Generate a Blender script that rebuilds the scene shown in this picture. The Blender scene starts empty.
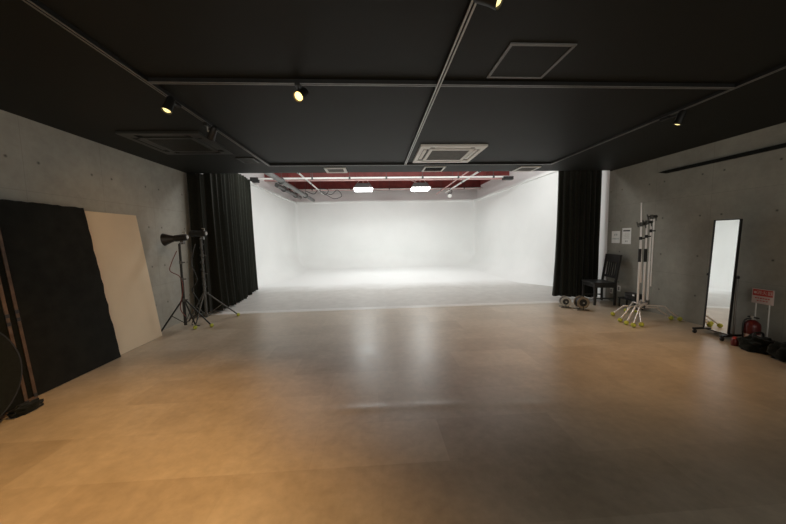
import bpy, bmesh, math, random
from mathutils import Vector, Matrix
random.seed(4)
S = bpy.context.scene
COL = S.collection
PI = math.pi
V = Vector

# ------------------------------------------------------------------ materials
def new_mat(name):
    m = bpy.data.materials.new(name); m.use_nodes = True
    nt = m.node_tree
    return m, nt, nt.nodes['Principled BSDF']

class N:
    """small node-building helper"""
    def __init__(s, nt): s.nt = nt
    def node(s, t, **kw):
        n = s.nt.nodes.new(t)
        for k, v in kw.items(): setattr(n, k, v)
        return n
    def link(s, a, b): s.nt.links.new(a, b)
    def math(s, op, a, b=None, c=None, clamp=False):
        n = s.node('ShaderNodeMath', operation=op, use_clamp=clamp)
        for i, v in enumerate((a, b, c)):
            if v is None: continue
            if isinstance(v, (int, float)): n.inputs[i].default_value = v
            else: s.link(v, n.inputs[i])
        return n.outputs[0]
    def noise(s, vec, scale, detail=4, rough=.55):
        n = s.node('ShaderNodeTexNoise'); n.inputs['Scale'].default_value = scale
        n.inputs['Detail'].default_value = detail; n.inputs['Roughness'].default_value = rough
        if vec is not None: s.link(vec, n.inputs['Vector'])
        return n.outputs['Fac']
    def ramp(s, fac, stops):
        n = s.node('ShaderNodeValToRGB'); e = n.color_ramp.elements
        while len(e) < len(stops): e.new(.5)
        for i, (p, c) in enumerate(stops):
            e[i].position = p; e[i].color = (*c, 1)
        s.link(fac, n.inputs[0]); return n.outputs[0]
    def mix(s, fac, a, b, blend='MIX'):
        n = s.node('ShaderNodeMix', data_type='RGBA', blend_type=blend)
        for i, v in ((0, fac), (6, a), (7, b)):
            if isinstance(v, (int, float)): n.inputs[i].default_value = v
            elif isinstance(v, tuple): n.inputs[i].default_value = (*v, 1)
            else: s.link(v, n.inputs[i])
        return n.outputs[2]
    def bump(s, h, bsdf, strength=.2, dist=.01):
        n = s.node('ShaderNodeBump'); n.inputs['Strength'].default_value = strength
        n.inputs['Distance'].default_value = dist
        s.link(h, n.inputs['Height']); s.link(n.outputs[0], bsdf.inputs['Normal'])

def simple(name, col, rough=.5, metal=0, var=.12, scale=12, bump=0, spec=.5):
    m, nt, b = new_mat(name); n = N(nt)
    tc = n.node('ShaderNodeTexCoord').outputs['Object']
    f = n.noise(tc, scale)
    lo = tuple(c * (1 - var) for c in col); hi = tuple(min(1, c * (1 + var)) for c in col)
    n.link(n.ramp(f, [(.3, lo), (.7, hi)]), b.inputs['Base Color'])
    b.inputs['Roughness'].default_value = rough; b.inputs['Metallic'].default_value = metal
    b.inputs['Specular IOR Level'].default_value = spec
    if bump: n.bump(n.noise(tc, scale * 8), b, bump)
    return m

def emit(name, col, strength):
    m, nt, b = new_mat(name)
    b.inputs['Base Color'].default_value = (.8, .8, .8, 1)
    b.inputs['Emission Color'].default_value = (*col, 1)
    b.inputs['Emission Strength'].default_value = strength
    return m

def floor_material():
    m, nt, b = new_mat('brown_vinyl_tile'); n = N(nt)
    geo = n.node('ShaderNodeNewGeometry').outputs['Position']
    br = n.node('ShaderNodeTexBrick', offset=.5)
    br.inputs['Scale'].default_value = 1; br.inputs['Brick Width'].default_value = .92
    br.inputs['Row Height'].default_value = .46; br.inputs['Mortar Size'].default_value = .0015
    br.inputs['Color1'].default_value = (.0, .0, .0, 1); br.inputs['Color2'].default_value = (1, 1, 1, 1)
    br.inputs['Mortar'].default_value = (.3, .3, .3, 1)
    n.link(geo, br.inputs['Vector'])
    mott = n.noise(geo, 2.2, 6, .65); fine = n.noise(geo, 14, 5, .6)
    base = n.ramp(mott, [(.25, (.36, .295, .215)), (.5, (.445, .37, .28)), (.75, (.52, .44, .345))])
    base = n.mix(.19, base, br.outputs['Color'], 'SOFT_LIGHT')
    base = n.mix(.35, base, n.ramp(fine, [(.3, (.35, .35, .35)), (.7, (.62, .62, .62))]), 'OVERLAY')
    n.link(base, b.inputs['Base Color'])
    r = n.math('MULTIPLY_ADD', mott, .16, FLOOR_ROUGH)
    r = n.math('MULTIPLY_ADD', fine, .08, r)
    n.link(r, b.inputs['Roughness'])
    b.inputs['Specular IOR Level'].default_value = 1.0
    h = n.math('MULTIPLY_ADD', br.outputs['Fac'], -.6, fine)
    n.bump(h, b, .06, .004)
    return m
FLOOR_ROUGH = .23

def concrete_material(name, tone):
    m, nt, b = new_mat(name); n = N(nt)
    geo = n.node('ShaderNodeNewGeometry').outputs['Position']
    sep = n.node('ShaderNodeSeparateXYZ'); n.link(geo, sep.inputs[0])
    y, z = sep.outputs[1], sep.outputs[2]
    a, bb = n.noise(geo, 1.3, 8, .65), n.noise(geo, 9, 6, .6)
    c = n.ramp(a, [(.25, tuple(t * .8 for t in tone)), (.55, tone), (.8, tuple(t * 1.18 for t in tone))])
    c = n.mix(.4, c, n.ramp(bb, [(.3, (.4, .4, .4)), (.7, (.58, .58, .58))]), 'OVERLAY')
    # formwork seams every 0.9 m and 1.8 m, tie holes in pairs
    py = n.math('PINGPONG', n.math('ADD', y, -3.375 + 9), .45)
    pz = n.math('PINGPONG', n.math('ADD', z, -2.2 + 9), .63)
    seam = n.math('MAXIMUM', n.math('LESS_THAN', py, .0035), n.math('LESS_THAN', pz, .0035))
    hy = n.math('ABSOLUTE', n.math('SUBTRACT', py, .145))
    hz = n.math('ABSOLUTE', n.math('SUBTRACT', pz, .315))
    d = n.math('SQRT', n.math('ADD', n.math('MULTIPLY', hy, hy), n.math('MULTIPLY', hz, hz)))
    hole = n.math('SUBTRACT', 1, n.math('SMOOTH_MIN', n.math('DIVIDE', d, .02), 1, .3), clamp=True)
    c = n.mix(n.math('MULTIPLY', seam, .3), c, tuple(t * .5 for t in tone))
    c = n.mix(n.math('MULTIPLY', hole, 1.3, clamp=True), c, tuple(t * .3 for t in tone))
    n.link(c, b.inputs['Base Color'])
    b.inputs['Roughness'].default_value = .75
    b.inputs['Specular IOR Level'].default_value = .3
    n.bump(n.math('SUBTRACT', n.math('MULTIPLY', bb, .3), hole), b, .3, .01)
    return m

def white_paint(name, tone, scuffs):
    m, nt, b = new_mat(name); n = N(nt)
    geo = n.node('ShaderNodeNewGeometry').outputs['Position']
    a = n.noise(geo, 1.1, 7, .62)
    c = n.ramp(a, [(.25, tuple(t * (1 - scuffs) for t in tone)), (.6, tone)])
    n.link(c, b.inputs['Base Color']); b.inputs['Roughness'].default_value = .62
    b.inputs['Specular IOR Level'].default_value = .25
    return m

def stage_paint():
    m, nt, b = new_mat('walked_on_white_floor_paint'); n = N(nt)
    geo = n.node('ShaderNodeNewGeometry').outputs['Position']
    sep = n.node('ShaderNodeSeparateXYZ'); n.link(geo, sep.inputs[0])
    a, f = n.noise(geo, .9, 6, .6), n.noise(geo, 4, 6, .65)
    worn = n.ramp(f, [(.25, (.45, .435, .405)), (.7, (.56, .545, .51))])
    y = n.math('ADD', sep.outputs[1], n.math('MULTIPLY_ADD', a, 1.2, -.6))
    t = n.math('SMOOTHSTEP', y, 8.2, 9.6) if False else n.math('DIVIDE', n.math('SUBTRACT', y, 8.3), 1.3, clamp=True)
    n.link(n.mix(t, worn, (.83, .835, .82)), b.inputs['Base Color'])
    b.inputs['Roughness'].default_value = .5; b.inputs['Specular IOR Level'].default_value = .35
    return m

def fabric(name, col, sc=60):
    m, nt, b = new_mat(name); n = N(nt)
    tc = n.node('ShaderNodeTexCoord').outputs['Object']
    f = n.noise(tc, sc, 3)
    n.link(n.ramp(f, [(.3, tuple(c * .8 for c in col)), (.7, tuple(c * 1.25 for c in col))]), b.inputs['Base Color'])
    b.inputs['Roughness'].default_value = .95; b.inputs['Specular IOR Level'].default_value = .1
    b.inputs['Sheen Weight'].default_value = .12; b.inputs['Sheen Roughness'].default_value = .5
    n.bump(f, b, .15, .002)
    return m

M = dict(
    floor=floor_material(),
    conc_l=concrete_material('bare_concrete_grey', (.38, .37, .325)),
    conc_r=concrete_material('bare_concrete_dark_grey', (.315, .305, .262)),
    ceil=simple('matt_black_ceiling', (.0085, .009, .006), .6, var=.1, scale=3, spec=.25),
    cyc=white_paint('white_cyclorama_paint', (.83, .835, .82), .04),
    stage=stage_paint(),
    upper=white_paint('white_upper_wall', (.84, .82, .81), .05),
    red=simple('red_oxide_steel', (.20, .035, .03), .55, var=.25, scale=4),
    pinkbeam=simple('pale_red_flange', (.62, .36, .34), .5, var=.15, scale=5),
    whitemetal=simple('white_enamel_metal', (.72, .71, .68), .35, var=.05),
    greymetal=simple('grey_metal', (.17, .17, .165), .4, metal=.3, var=.1),
    dkmetal=simple('dark_grey_metal', (.10, .10, .095), .4, metal=.4),
    track=simple('grey_track_aluminium', (.22, .22, .21), .38, metal=.4, var=.08),
    track_l=simple('track_aluminium_lit', (.42, .42, .40), .35, metal=.4, var=.08),  # lighter copy: reflection on the middle track put into the colour
    black=simple('black_plastic', (.011, .011, .0105), .5, var=.3),
    blackmat=simple('black_matt_board', (.011, .0115, .0095), .85, var=.35, scale=7, spec=.2),
    blackwood=simple('black_painted_wood', (.028, .026, .024), .45, var=.3, scale=9),
    chrome=simple('chrome_tube', (.80, .75, .72), .32, metal=.6, var=.03),
    curtain=fabric('black_velvet_curtain', (.016, .0165, .012), 40),
    bagcloth=fabric('black_bag_cloth', (.007, .0085, .006), 30),
    beige=simple('beige_board', (.74, .62, .46), .8, var=.04, scale=2, spec=.2),
    wood=simple('raw_brown_wood', (.105, .062, .036), .65, var=.35, scale=14),
    ball=simple('tennis_ball_felt', (.46, .50, .08), .9, var=.15, scale=30, bump=.2),
    redpaint=simple('red_extinguisher_enamel', (.11, .010, .010), .35, var=.1),
    signred=simple('sign_red', (.50, .05, .04), .5, var=.08),
    paper=simple('white_paper', (.90, .90, .87), .8, var=.03),
    signwhite=simple('sign_white', (.62, .50, .47), .5, var=.08),
    ink=simple('dark_teal_ink', (.16, .24, .24), .7),
    inkblack=simple('dark_grey_ink', (.10, .10, .10), .7),
    grille=simple('grey_grille', (.20, .20, .195), .5, var=.1),
    acwhite=simple('off_white_plastic', (.86, .855, .82), .4, var=.03),
    acblack=simple('black_painted_panel', (.036, .037, .033), .42, var=.15),
    cable=simple('dark_cable', (.02, .02, .02), .5),
    redcable=simple('red_cable', (.18, .03, .02), .5),
    brass=simple('tan_reel', (.20, .17, .13), .6, var=.2, scale=40),
    steelrim=simple('brushed_steel_rim', (.40, .40, .38), .4, metal=.3, var=.1),
    white_foam=simple('white_panel', (.75, .74, .72), .6, var=.04),
)
mm, nt, bs = new_mat('mirror_glass')
bs.inputs['Metallic'].default_value = 1; bs.inputs['Roughness'].default_value = .015
nz = N(nt); nz.link(nz.ramp(nz.noise(None, 3), [(.3, (.90, .92, .91)), (.7, (.93, .95, .94))]), bs.inputs['Base Color'])
M['mirror'] = mm
M['lamp'] = emit('cool_white_diffuser', (.97, 1, .98), 11)
M['bulb'] = emit('warm_halogen_bulb', (1, .62, .2), 3.2)
M['bulb_dim'] = emit('warm_halogen_reflector', (1, .78, .3), 1.5)

# ------------------------------------------------------------------ mesh helpers
def frame_from(d):
    d = V(d).normalized()
    a = V((0, 0, 1)) if abs(d.z) < .95 else V((1, 0, 0))
    x = a.cross(d).normalized(); y = d.cross(x)
    return x, y, d

class MB:
    def __init__(s): s.bm = bmesh.new()
    def box(s, c, size, rot=None, bev=0):
        mat = Matrix.Translation(V(c)) @ (rot.to_4x4() if rot is not None else Matrix.Identity(4)) @ Matrix.Diagonal((*size, 1))
        r = bmesh.ops.create_cube(s.bm, size=1, matrix=mat)
        if bev:
            ed = list({e for v in r['verts'] for e in v.link_edges})
            bmesh.ops.bevel(s.bm, geom=ed, offset=bev, segments=2, affect='EDGES', profile=.5)
        return s
    def box2(s, a, b, bev=0):
        a, b = V(a), V(b)
        return s.box((a + b) / 2, tuple(abs(x) for x in (b - a)), None, bev)
    def tube(s, pts, rad, seg=10, cap=True):
        pts = [V(p) for p in pts]; rads = rad if isinstance(rad, (list, tuple)) else [rad] * len(pts)
        rings = []; x0 = None
        for i, p in enumerate(pts):
            d = (pts[min(i + 1, len(pts) - 1)] - pts[max(i - 1, 0)])
            if x0 is None: x, y, d = frame_from(d)
            else:
                d.normalize(); x = (x0 - d * x0.dot(d)).normalized(); y = d.cross(x)
            x0 = x
            rings.append([s.bm.verts.new(p + (x * math.cos(2 * PI * k / seg) + y * math.sin(2 * PI * k / seg)) * rads[i]) for k in range(seg)])
        for a, b in zip(rings, rings[1:]):
            for k in range(seg):
                s.bm.faces.new((a[k], a[(k + 1) % seg], b[(k + 1) % seg], b[k]))
        if cap:
            s.bm.faces.new(rings[0][::-1]); s.bm.faces.new(rings[-1])
        return s
    def lathe(s, origin, axis, prof, seg=24):
        """prof: (radius, distance along axis)"""
        x, y, d = frame_from(axis); o = V(origin); rings = []
        for r, h in prof:
            rings.append([s.bm.verts.new(o + d * h + (x * math.cos(2 * PI * k / seg) + y * math.sin(2 * PI * k / seg)) * max(r, 1e-4)) for k in range(seg)])
        for a, b in zip(rings, rings[1:]):
            for k in range(seg):
                s.bm.faces.new((a[k], a[(k + 1) % seg], b[(k + 1) % seg], b[k]))
        s.bm.faces.new(rings[0][::-1]); s.bm.faces.new(rings[-1])
        return s
    def ball(s, c, r, sx=1, sy=1, sz=1, sub=2):
        bmesh.ops.create_icosphere(s.bm, subdivisions=sub, radius=1, matrix=Matrix.Translation(V(c)) @ Matrix.Diagonal((r * sx, r * sy, r * sz, 1)))
        return s
    def prism(s, pts, off):
        a = [s.bm.verts.new(V(p)) for p in pts]; b = [s.bm.verts.new(V(p) + V(off)) for p in pts]
        n = len(pts)
        s.bm.faces.new(a[::-1]); s.bm.faces.new(b)
        for i in range(n): s.bm.faces.new((a[i], a[(i + 1) % n], b[(i + 1) % n], b[i]))
        return s
    def grid(s, rows):
        vs = [[s.bm.verts.new(V(p)) for p in r] for r in rows]
        for a, b in zip(vs, vs[1:]):
            for i in range(len(a) - 1): s.bm.faces.new((a[i], a[i + 1], b[i + 1], b[i]))
        return s
    def build(s, name, mat, parent=None, smooth=None, at=None, **tags):
        bmesh.ops.recalc_face_normals(s.bm, faces=s.bm.faces[:])
        if at is not None: bmesh.ops.translate(s.bm, verts=s.bm.verts[:], vec=-V(at))
        me = bpy.data.meshes.new(name); s.bm.to_mesh(me); s.bm.free()
        me.materials.append(M[mat] if isinstance(mat, str) else mat)
        if smooth is not None:
            for p in me.polygons: p.use_smooth = True
            me.set_sharp_from_angle(angle=math.radians(smooth))
        o = bpy.data.objects.new(name, me); COL.objects.link(o)
        if at is not None: o.location = at
        if parent is not None:
            o.parent = parent
            o.matrix_parent_inverse = Matrix.Translation(-V(parent.location)) if at is None else Matrix.Translation(-V(parent.location))
        for k, v in tags.items(): o[k] = v
        return o

def thing(name, label, cat, loc, group=None):
    o = bpy.data.objects.new(name, None); COL.objects.link(o); o.location = loc
    o.empty_display_size = .1
    o['label'] = label; o['category'] = cat
    if group: o['group'] = group
    return o

def tag(o, label, cat, group=None):
    o['label'] = label; o['category'] = cat
    if group: o['group'] = group
    return o

def curve_pts(pts, n=8):
    pts = [V(p) for p in pts]; out = []
    P = [pts[0]] + pts + [pts[-1]]
    for i in range(1, len(P) - 2):
        for k in range(n):
            t = k / n; a, b, c, d = P[i - 1], P[i], P[i + 1], P[i + 2]
            out.append(.5 * ((2 * b) + (c - a) * t + (2 * a - 5 * b + 4 * c - d) * t * t + (3 * b - a - 3 * c + d) * t ** 3))
    return out + [pts[-1]]

# ------------------------------------------------------------------ the setting
CZ = 2.77                     # black ceiling height
XL, XR = -3.56, 5.05          # concrete walls
YE = 6.17                     # edge of the black ceiling
YB = -3.5                     # wall behind the camera
cl, cr, cb = -3.78, 5.05, 15.0  # cyclorama inner faces
LZ = 3.24
XW = -4.0                     # outer wall of the white room
UZ = 4.52                     # ledge height

# floor with a low buckle of the sheet across the middle
rows = []
xs = [XL - .2, XL] + [XL + (XR - XL) * i / 90 for i in range(1, 90)] + [XR, XR + .2]
ys = [YB - .2, -1, 0, 1, 1.6, 2.0] + [2.2 + .025 * i for i in range(19)] + [2.8, 3.5, 4.5, 5.5, 6.2]
for y in ys:
    row = []
    for x in xs:
        yc = 2.50 - .05 * x + .02 * math.sin(x * 2.3)
        w = max(0, min(1, (x + 1.0) / .7)) * max(0, min(1, (1.75 - x) / .7))
        w = w * w * (3 - 2 * w)
        row.append((x, y, .006 * w * math.exp(-((y - yc) / .055) ** 2)))
    rows.append(row)
MB().grid(rows).build('floor', 'floor', smooth=60, kind='structure')

MB().box2((XL - .2, YB, 0), (XL, YE + .05, CZ)).build('wall_left', 'conc_l', kind='structure')
MB().box2((XR, YB, 0), (XR + .2, YE + .10, CZ)).build('wall_right', 'conc_r', kind='structure')
MB().box2((XL - .2, YB - .2, 0), (XR + .2, YB, CZ)).build('wall_front', 'conc_l', kind='structure')
MB().box2((XL - .2, YB - .2, CZ), (XR + .2, YE, CZ + .16)).build('ceiling', 'ceil', kind='structure')

# cyclorama: white floor, coved foot, three walls in one skin; the cove fades out towards the curtains
def u_path(k, rad, rc=.14):
    ins = rad * k
    y0 = YE + .10; y1 = cb - ins
    def fade(y, a): t = max(0, min(1, (y - a) / 1.6)); return t * t * (3 - 2 * t)
    p = []
    ys = [y0 + (y1 - rc - y0) * i / 24 for i in range(25)]
    p += [(cl + ins * fade(y, 9.1), y, fade(y, 9.1)) for y in ys]
    arc = (PI / 12, PI / 6, PI / 4, PI / 3, PI * 5 / 12)
    x0, x1 = cl + ins, cr - ins
    p += [(x0 + rc - rc * math.cos(a), y1 - rc + rc * math.sin(a), 1) for a in arc]
    p += [(x0 + rc + (x1 - x0 - 2 * rc) * i / 16, y1, 1) for i in range(17)]
    p += [(x1 - rc + rc * math.sin(a), y1 - rc + rc * math.cos(a), 1) for a in arc]
    p += [(cr - ins * fade(y, 7.6), y, fade(y, 7.6)) for y in reversed(ys)]
    return p
rad = .8
rows = []
for i in range(13):
    a = PI / 2 * i / 12
    k, h = 1 - math.sin(a), 1 - math.cos(a)
    rows.append([(x, y, rad * h * (fd if fd > 0 else .02) + .012 + .0) for x, y, fd in u_path(k, rad)])
for z in (1.2, 2.0, LZ): rows.append([(x, y, z) for x, y, fd in u_path(0, rad)])
MB().grid(rows).build('wall_cyclorama', 'cyc', smooth=50, kind='structure')
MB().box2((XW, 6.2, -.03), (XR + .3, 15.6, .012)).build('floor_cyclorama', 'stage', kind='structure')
MB().prism([(XL, 6.11, .001), (XL, 6.19, .018), (XL, 6.23, .018), (XL, 6.23, .001)], (XR - XL, 0, 0)).build('trim_3', 'whitemetal', kind='structure')
# ledge cap and upper walls
m = MB()
m.box2((XW, 6.22, LZ - .06), (cl + .05, cb + .05, LZ + .02))
m.box2((cl - .2, cb - .05, LZ - .06), (cr + .25, 15.35, LZ + .02))
m.box2((cr - .05, 6.27, LZ - .06), (cr + .3, cb + .05, LZ + .02))
m.build('trim_1', 'cyc', kind='structure')
MB().box2((XW - .2, YE + .05, 0), (XW, 15.6, UZ)).build('wall_left_upper', 'upper', kind='structure')
MB().box2((XW - .2, 15.3, 0), (XR + .5, 15.5, UZ)).build('wall_back', 'upper', kind='structure')
MB().box2((XW, YE + .03, 0), (cl, YE + .06, LZ)).build('wall_left_return', 'upper', kind='structure')
MB().box2((cr + .23, YE + .1, LZ), (cr + .4, 15.5, UZ)).build('wall_right_upper', 'upper', kind='structure')
MB().box2((cr + .21, 7.5, 3.93), (cr + .23, 15.3, UZ)).build('trim_2', 'red', kind='structure')
MB().box2((XW - .2, YE - .2, CZ + .16), (XR + .4, YE - .05, UZ)).build('wall_header', 'upper', kind='structure')
# red deck: ribbed
m = MB()
m.box2((XW - .2, YE - .2, UZ), (XR + .4, 15.6, UZ + .1))
for i in range(28):
    x = XW + .15 + i * .33
    m.box2((x, YE, UZ - .05), (x + .15, 15.3, UZ + .01))
m.build('ceiling_roof', 'red', kind='structure')

# ------------------------------------------------------------------ roof steel and pipes over the white room
def ibeam(x0, x1, y, z0, z1, label):
    t = thing('roof_beam', label, 'beam', ((x0 + x1) / 2, y, z0), 'red roof beams over the white room')
    MB().box2((x0, y - .012, z0 + .02), (x1, y + .012, z1 - .02)).build('web', 'red', t)
    MB().box2((x0, y - .11, z0), (x1, y + .11, z0 + .02)).build('lower_flange', 'pinkbeam', t)
    MB().box2((x0, y - .11, z1 - .02), (x1, y + .11, z1)).build('upper_flange', 'pinkbeam', t)
    m = MB()
    for i in range(4):
        x = x0 + .9 + i * (x1 - x0 - 1.8) / 3
        m.box2((x - .01, y - .1, z0 + .02), (x + .01, y + .1, z1 - .02))
    m.build('stiffener', 'red', t)
ibeam(XW, 5.28, 11.63, 3.625, 4.08, 'red steel roof beam with pale lower flange, passing just in front of the work lamps')
ibeam(XW, 5.28, 14.8, 3.75, 4.2, 'red steel roof beam furthest back, close to the rear white wall')
ibeam(XW, 5.28, 8.65, 3.92, 4.38, 'red steel roof beam nearest the black ceiling edge')
for i, (a, b, lab) in enumerate([((-2.964, 11.799, 3.898), (-1.026, 14.592, 4.183), 'slanting pale red brace rod left of the two work lamps'),
                     ((0.285, 11.799, 4.183), (2.508, 14.592, 3.841), 'slanting pale red brace rod behind the gap between the two work lamps'),
                     ((2.736, 11.799, 3.841), (4.902, 14.592, 4.183), 'slanting pale red brace rod above the right end of the white pipes')]):
    tag(MB().tube([a, b], .02).build('brace_rod', 'pinkbeam', smooth=40), lab, 'brace', 'roof brace rods')

def pipe(name, pts, r, mat, label, cat='pipe', clampmat='dkmetal', group=None, nclamp=3):
    t = thing(name, label, cat, pts[0], group)
    MB().tube(pts, r, 12).build('tube', mat, t, smooth=40)
    a, b = V(pts[0]), V(pts[-1]); d = (b - a).normalized()
    for i in range(nclamp):
        c = a + (b - a) * (i + .5) / nclamp
        m = MB(); m.tube([c - d * .03, c + d * .03], r * 1.5, 12)
        zt = UZ - .05
        m.tube([c + V((0, 0, r)), V((c.x, c.y, zt))], .007, 6)
        m.build('hanger', clampmat, t, smooth=40)
    return t
G = 'overhead pipes in the white room'
t = pipe('overhead_pipe', [(-3.648, 9.804, 3.362), (4.503, 9.804, 3.362)], .03, 'whitemetal', 'white horizontal pipe crossing left to right just behind the black ceiling edge', group=G, nclamp=7)
MB().box2((-3.785, 9.724, 3.248), (-3.557, 9.884, 3.397)).build('end_bracket', 'black', t)
MB().box2((4.241, 9.724, 3.26), (4.56, 9.884, 3.362)).build('end_bracket', 'black', t)
pipe('overhead_pipe', [(-3.648, 14.136, 3.693), (5.13, 14.136, 3.693)], .024, 'whitemetal', 'thin white pipe crossing left to right right behind the work lamps', group=G, nclamp=5)
pipe('overhead_pipe', [(-2.212, 8.322, 3.431), (-2.212, 13.908, 3.431)], .027, 'whitemetal', 'white pipe running away from the viewer left of the work lamps', group=G)
pipe('overhead_pipe', [(3.26, 8.322, 3.431), (3.26, 13.68, 3.431)], .032, 'whitemetal', 'white pipe running away from the viewer right of the work lamps', group=G)
pipe('overhead_pipe', [(2.987, 8.322, 3.476), (3.032, 14.592, 3.488)], .022, 'pinkbeam', 'pale pink pipe beside the right white pipe', group=G)
t = pipe('paper_roller', [(-2.80, 7.98, 3.25), (-2.80, 14.478, 3.25)], .07, 'greymetal', 'long grey roller tube running away beside the left white wall', 'roller', group='roller tubes at the left of the white room', nclamp=2)
t = pipe('paper_roller', [(-3.363, 10.944, 3.362), (-3.363, 14.364, 3.362)], .075, 'dkmetal', 'short dark roller tube nearest the top of the left white wall', 'roller', group='roller tubes at the left of the white room', nclamp=2)

def coil(name, pts, label):
    tag(MB().tube(curve_pts(pts, 10), .012, 6).build(name, 'cable', smooth=60), label, 'cable', 'cables hanging under the roof')
coil('hanging_cable', [(-2.166, 13.224, 3.465), (-1.824, 13.338, 3.351), (-1.539, 13.224, 3.522), (-1.368, 13.338, 3.283), (-1.71, 13.452, 3.191), (-1.995, 13.338, 3.328), (-2.212, 13.338, 3.442)], 'tangled dark cable looped behind the left white pipe')
coil('hanging_cable', [(-2.713, 12.54, 3.385), (-2.394, 12.54, 3.271), (-2.212, 12.54, 3.419), (-1.938, 12.54, 3.237), (-1.824, 12.54, 3.442), (-2.212, 12.54, 3.476)], 'dark cable slung from the grey roller tube to the left white pipe')

# work lamps
def work_lamp(x, y, z, label, flip):
    t = thing('work_lamp', label, 'lamp', (x, y, z), 'hanging work lamps over the white room')
    tilt = Matrix.Rotation(math.radians(18), 3, 'X')
    # grey hood: tapered trough
    w, d, h = .37, .27, .2
    m = MB()
    top = [(-w * .7, -d * .5, h), (w * .7, -d * .5, h), (w * .7, d * .5, h), (-w * .7, d * .5, h)]
    bot = [(-w, -d, 0), (w, -d, 0), (w, d, 0), (-w, d, 0)]
    tv = [m.bm.verts.new(V((x, y, z)) + V(p)) for p in top]; bv = [m.bm.verts.new(V((x, y, z)) + V(p)) for p in bot]
    m.bm.faces.new(tv)
    for i in range(4): m.bm.faces.new((bv[i], bv[(i + 1) % 4], tv[(i + 1) % 4], tv[i]))
    m.bm.faces.new(bv[::-1])
    m.build('hood', 'greymetal', t)
    MB().box2((x - w + .02, y - d - .03, z - .085), (x + w - .02, y + d - .04, z - .005), .015).build('diffuser', 'lamp', t)
    MB().box2((x - w - .01, y - d - .035, z - .012), (x + w + .01, y + d, z + .012)).build('rim', 'whitemetal', t)
    m = MB(); m.box2((x - .035, y - .035, z + h), (x + .035, y + .035, UZ - .05)); m.build('hanger_post', 'pinkbeam', t)
    m = MB(); m.box2((x + .05, y - .06, z + h + .25), (x + .24, y + .05, z + h + .5), .01); m.build('ballast_box', 'whitemetal', t)
    m = MB()
    m.tube([(x - .25, y, z + h), (x, y, z + h + .3)], .012); m.tube([(x + .25, y, z + h), (x, y, z + h + .3)], .012)
    m.build('strut', 'whitemetal', t)
work_lamp(-.39, 12.25, 3.41, 'left hanging work lamp with bright white diffuser under the red roof', 1)
work_lamp(1.89, 12.25, 3.41, 'right hanging work lamp with grey hood under the red roof', 0)

# small spotlight right of the lamps
t = thing('stage_spotlight', 'small black spotlight with white front clamped beside the right overhead pipe', 'spotlight', (3.26, 12.54, 3.328))
MB().lathe((3.238, 12.825, 3.237), (-.25, -1, -.35), [(.05, 0), (.075, .05), (.075, .24), (.085, .26)]).build('body', 'black', t, smooth=40)
MB().lathe((3.163, 12.529, 3.134), (-.25, -1, -.35), [(.082, 0), (.082, .015)]).build('lens', 'whitemetal', t, smooth=40)
MB().tube([(3.215, 12.711, 3.214), (3.306, 12.711, 3.305), (3.26, 12.654, 3.442)], .014).build('clamp', 'dkmetal', t, smooth=40)

# ------------------------------------------------------------------ lighting tracks on the black ceiling
def track(a, b, mat, label):
    a, b = V(a), V(b); t = thing('lighting_track', label, 'track', (a + b) / 2, 'lighting tracks on the black ceiling')
    alongx = abs(a.x - b.x) > abs(a.y - b.y)
    w = .018
    def strip(o0, o1, z0, z1):
        if alongx: return MB().box2((a.x, a.y + o0, z0), (b.x, a.y + o1, z1))
        return MB().box2((a.x + o0, a.y, z0), (a.x + o1, b.y, z1))
    def both(z0, z1):
        m = strip(-w, -.006, z0, z1)
        c = strip(.006, w, z0, z1); me = bpy.data.meshes.new('x'); c.bm.to_mesh(me); c.bm.free(); m.bm.from_mesh(me); bpy.data.meshes.remove(me)
        return m
    both(CZ - .031, CZ - .001).build('rail', 'black', t)  # sides kept black: their shade is put into the colour
    both(CZ - .034, CZ - .031).build('lit_lip', mat, t)  # paler underside: reflected light painted as its own strip
    strip(-.006, .006, CZ - .022, CZ - .002).build('conductor_slot', 'black', t)
track((-1.78, -.5, 0), (-1.78, 5.43, 0), 'track', 'grey lighting track running away along the left side of the black ceiling')
track((.575, -.5, 0), (.575, 5.43, 0), 'track_l', 'pale double-line lighting track running away down the middle of the black ceiling')
track((3.26, .5, 0), (3.26, 5.43, 0), 'track', 'dark lighting track running away along the right side of the black ceiling')
track((-1.76, 2.63, 0), (.555, 2.63, 0), 'track', 'cross track left of the middle track, carrying the glaring bulb')
track((.595, 2.63, 0), (3.24, 2.63, 0), 'track', 'cross track between the middle track and the right track')
track((-1.80, 5.45, 0), (3.28, 5.45, 0), 'track', 'cross track closest to the edge of the black ceiling')

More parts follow.
